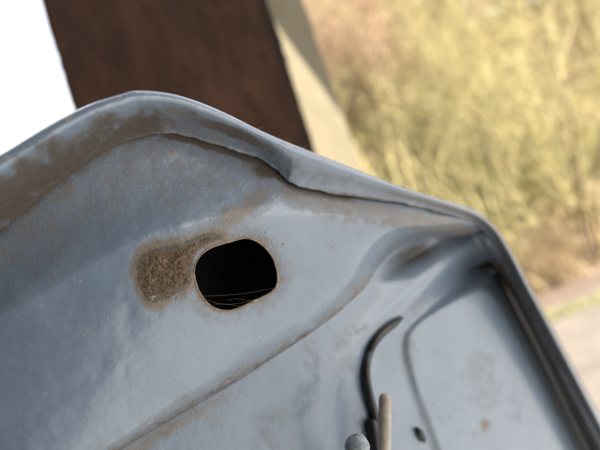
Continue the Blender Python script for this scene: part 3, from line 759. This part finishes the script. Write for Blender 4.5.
# ------------------------------------------------------------------ trees on the bank
BARKS = {'olive': simple('olive bark', [(.3, (.22, .19, .09)), (.7, (.46, .41, .21))], 6, .85, spec=.2),
         'brown': simple('brown bark', [(.3, (.12, .085, .05)), (.7, (.26, .19, .12))], 6, .85, spec=.2),
         'red': simple('reddish twigs', [(.3, (.33, .22, .15)), (.7, (.52, .39, .28))], 6, .85, spec=.2),
         'gold': simple('golden twigs', [(.3, (.33, .285, .14)), (.7, (.52, .465, .27))], 6, .85, spec=.2)}
BUDS = simple('yellow green buds', [(.3, (.30, .29, .06)), (.7, (.50, .46, .16))], 8, .8, spec=.2)
BUDR = simple('pinkish buds', [(.3, (.34, .20, .14)), (.7, (.52, .36, .27))], 8, .8, spec=.2)
def rtube(pts, r0, r1, sides):
    n = len(pts); return tube(pts, np.linspace(r0, r1, n), sides)
def grow(height, stems, seed, trunkm, twigm, budm, spread=.35, nb=(11, 8, 5), buds=700, r0=.055):
    rs = random.Random(seed); TV, TF, to = [], [], 0; CV, CF, co_ = [], [], 0; tips = []
    def path(p, d, L_, n, wob, up):
        pts = [np.array(p)]; d = np.array(d, float)
        for i in range(n):
            d = d + np.array([rs.gauss(0, wob), rs.gauss(0, wob), rs.gauss(0, wob * .5) + up]); d /= np.linalg.norm(d)
            pts.append(pts[-1] + d * L_ / n)
        return np.array(pts)
    def add(pts, a, b, sd, trunk):
        nonlocal to, co_
        V, f = rtube(pts, a, b, sd)
        if trunk: TV.append(V); TF.append(f + to); to += len(V)
        else: CV.append(V); CF.append(f + co_); co_ += len(V)
    for s in range(stems):
        a = rs.uniform(0, 6.28); sp = rs.uniform(.2, 1) * spread * (1 if stems > 1 else .35)
        Hs = height * rs.uniform(.75, 1.05); r = r0 * rs.uniform(.6, 1.1)
        main = path((.12 * math.cos(a) * (stems > 1), .12 * math.sin(a) * (stems > 1), -.15), (sp * math.cos(a), sp * math.sin(a), 1), Hs, 12, .09, .03)
        add(main, r, r * .12, 6, True)
        for i in range(nb[0]):
            u = rs.uniform(.15, .97); k_ = u * 12; j = int(k_); p = main[j] + (main[min(j + 1, 12)] - main[j]) * (k_ - j)
            b = rs.uniform(0, 6.28); L1 = Hs * (.42 - .22 * u) * rs.uniform(.6, 1.2); d1 = (math.cos(b) * .8, math.sin(b) * .8, rs.uniform(.5, 1.3))
            br = path(p, d1, L1, 6, .14, .06); r1 = r * (1 - .8 * u) * .5 + .004; add(br, r1, .003, 4, False)
            for m_ in range(nb[1]):
                k2 = rs.uniform(1, 5.9); j2 = int(k2); p2 = br[j2] + (br[j2 + 1] - br[j2]) * (k2 - j2)
                b2 = rs.uniform(0, 6.28); d2 = (math.cos(b2) * .8, math.sin(b2) * .8, rs.uniform(.2, 1.2)); L2 = L1 * rs.uniform(.3, .6)
                tw = path(p2, d2, L2, 4, .16, .05); add(tw, max(.007, r1 * .4), .003, 3, False)
                for n_ in range(nb[2]):
                    j3 = rs.randint(1, 3); b3 = rs.uniform(0, 6.28); d3 = (math.cos(b3), math.sin(b3), rs.uniform(0, 1.1))
                    t3 = path(tw[j3], d3, L2 * rs.uniform(.3, .7), 2, .15, .05); add(t3, .0045, .002, 3, False); tips.append(t3[-1]); tips.append(t3[1])
    T = (np.concatenate(TV), np.concatenate(TF)); C_ = (np.concatenate(CV), None)
    fq = np.concatenate(CF)
    tips_ = np.array(tips); k = rng.choice(len(tips_), min(buds, len(tips_)), False); P = tips_[k]; n = len(P)
    sz = rng.uniform(.012, .04, (n, 1)); a_ = rng.normal(size=(n, 3)); a_ /= np.linalg.norm(a_, axis=1)[:, None]; b_ = np.cross(a_, rng.normal(size=(n, 3))); b_ /= np.linalg.norm(b_, axis=1)[:, None]
    BV = np.stack([P - a_ * sz * 1.4, P + b_ * sz * .6, P + a_ * sz * 1.4, P - b_ * sz * .6], 1).reshape(-1, 3); BF = np.arange(4 * n).reshape(n, 4)
    return T, (C_[0], fq), (BV, BF), trunkm, twigm, budm
hid = bpy.data.collections.new('temporary')
PROTO = {}
def proto(key, *a, **k_):
    T, C_, Bd, tm, wm, bm_ = grow(*a, **k_)
    t = mesh_obj('trunk', *T, tm); c = mesh_obj('branches', *C_, wm); b = mesh_obj('buds', *Bd, bm_)
    PROTO[key] = (t.data, c.data, b.data)
    for o in (t, c, b): bpy.data.objects.remove(o)
BK = BARKS
proto('thicket', 6.0, 9, 3, BK['olive'], BK['gold'], BUDS, .34, (7, 4, 3), 400, .042)
proto('pole', 7.5, 2, 5, BK['olive'], BK['gold'], BUDS, .25, (13, 5, 3), 450, .058)
proto('brown', 6.2, 4, 8, BK['brown'], BK['olive'], BUDS, .4, (8, 5, 3), 350, .05)
proto('red', 6.6, 4, 12, BK['brown'], BK['red'], BUDR, .4, (11, 8, 5), 1800, .05)
BK['pale'] = simple('pale yellowish bark', [(.3, (.42, .36, .17)), (.7, (.64, .57, .32))], 6, .8, spec=.2)
proto('sapling', 6.5, 4, 33, BK['pale'], BK['olive'], BUDS, .22, (6, 2, 2), 90, .038)
proto('scrub', 2.4, 9, 21, BK['olive'], BK['gold'], BUDS, .8, (8, 6, 3), 900, .022)
NAMES = {'sapling': 'bare_sapling', 'thicket': 'bare_tree', 'pole': 'bare_tree', 'brown': 'bare_tree', 'red': 'bare_tree', 'scrub': 'bare_shrub'}
LABEL = {'sapling': 'thin pale stemmed sapling standing upright at the front of the thicket',
         'thicket': 'bare multi stemmed tree with golden twigs in the thicket on the bank',
         'pole': 'tall slender tree with few olive stems and yellowish buds on the bank',
         'brown': 'bare brown barked tree with olive twigs on the bank',
         'red': 'bare tree with reddish twigs high on the bank against the sky',
         'scrub': 'low leafless golden shrub among the trees on the bank'}
GROUP = {'sapling': 'pale saplings on the bank', 'thicket': 'golden trees on the bank', 'pole': 'slender trees on the bank', 'brown': 'brown trees on the bank', 'red': 'reddish trees on the bank', 'scrub': 'shrubs on the bank'}
def plant(key, x, y, s, label=None, cat=None):
    r = empty(NAMES[key], (x, y, float(gz(x, y))), label or LABEL[key], 'shrub' if key == 'scrub' else 'tree', GROUP[key])
    r.rotation_euler = (random.uniform(-.06, .06), random.uniform(-.06, .06), random.uniform(0, 6.28)); r.scale = (s, s, s * random.uniform(.92, 1.1))
    for nm, d in zip(('trunk', 'branches', 'buds'), PROTO[key]):
        o = bpy.data.objects.new(nm, d); link(o, r)
        if nm == 'buds': o['kind'] = 'stuff'
    return r
def pix(px, py, key, s, label=None):
    p = gpt(px, py); return plant(key, p[0], p[1], s, label)
pix(548, 240, 'pole', .95, 'nearest slender tree leaning left, rising above the pale grass tussock')
for (a, b) in ((575,230),(520,205),(605,225),(465,190),(440,165),(560,190),(500,165)): pix(a, b, 'pole', random.uniform(.85, 1.1))
pix(590, 262, 'brown', 1.0, 'brown barked tree at the foot of the bank by the right edge of the picture')
pix(490, 225, 'pole', 1.0, 'slender olive stemmed tree rising from just above the rounded corner of the metal rim')
for i in range(44):
    x = random.uniform(-1.5, 17); y = 12.6 + 11 * random.random() ** 1.1
    if y > 17: key = random.choice(['red', 'brown', 'red', 'thicket'])
    else: key = random.choice(['thicket', 'pole', 'brown', 'thicket'])
    plant(key, x, y, random.uniform(.75, 1.15))
for i in range(16): plant('red', random.uniform(2, 18), random.uniform(17, 25), random.uniform(.9, 1.3))
for i in range(12):
    yy = random.uniform(12.5, 19); plant(random.choice(['red', 'red', 'thicket']), yy * random.uniform(.17, .32), yy, random.uniform(.95, 1.25))
for i in range(7):
    yy = random.uniform(15, 20); plant('red', yy * random.uniform(.33, .50), yy, random.uniform(1.1, 1.35))
for i in range(26): plant('sapling', random.uniform(1.5, 14), random.uniform(10.7, 13.6), random.uniform(.8, 1.2))
for i in range(12): plant('scrub', random.uniform(-1, 15), 10.7 + 7 * random.random(), random.uniform(.7, 1.3))
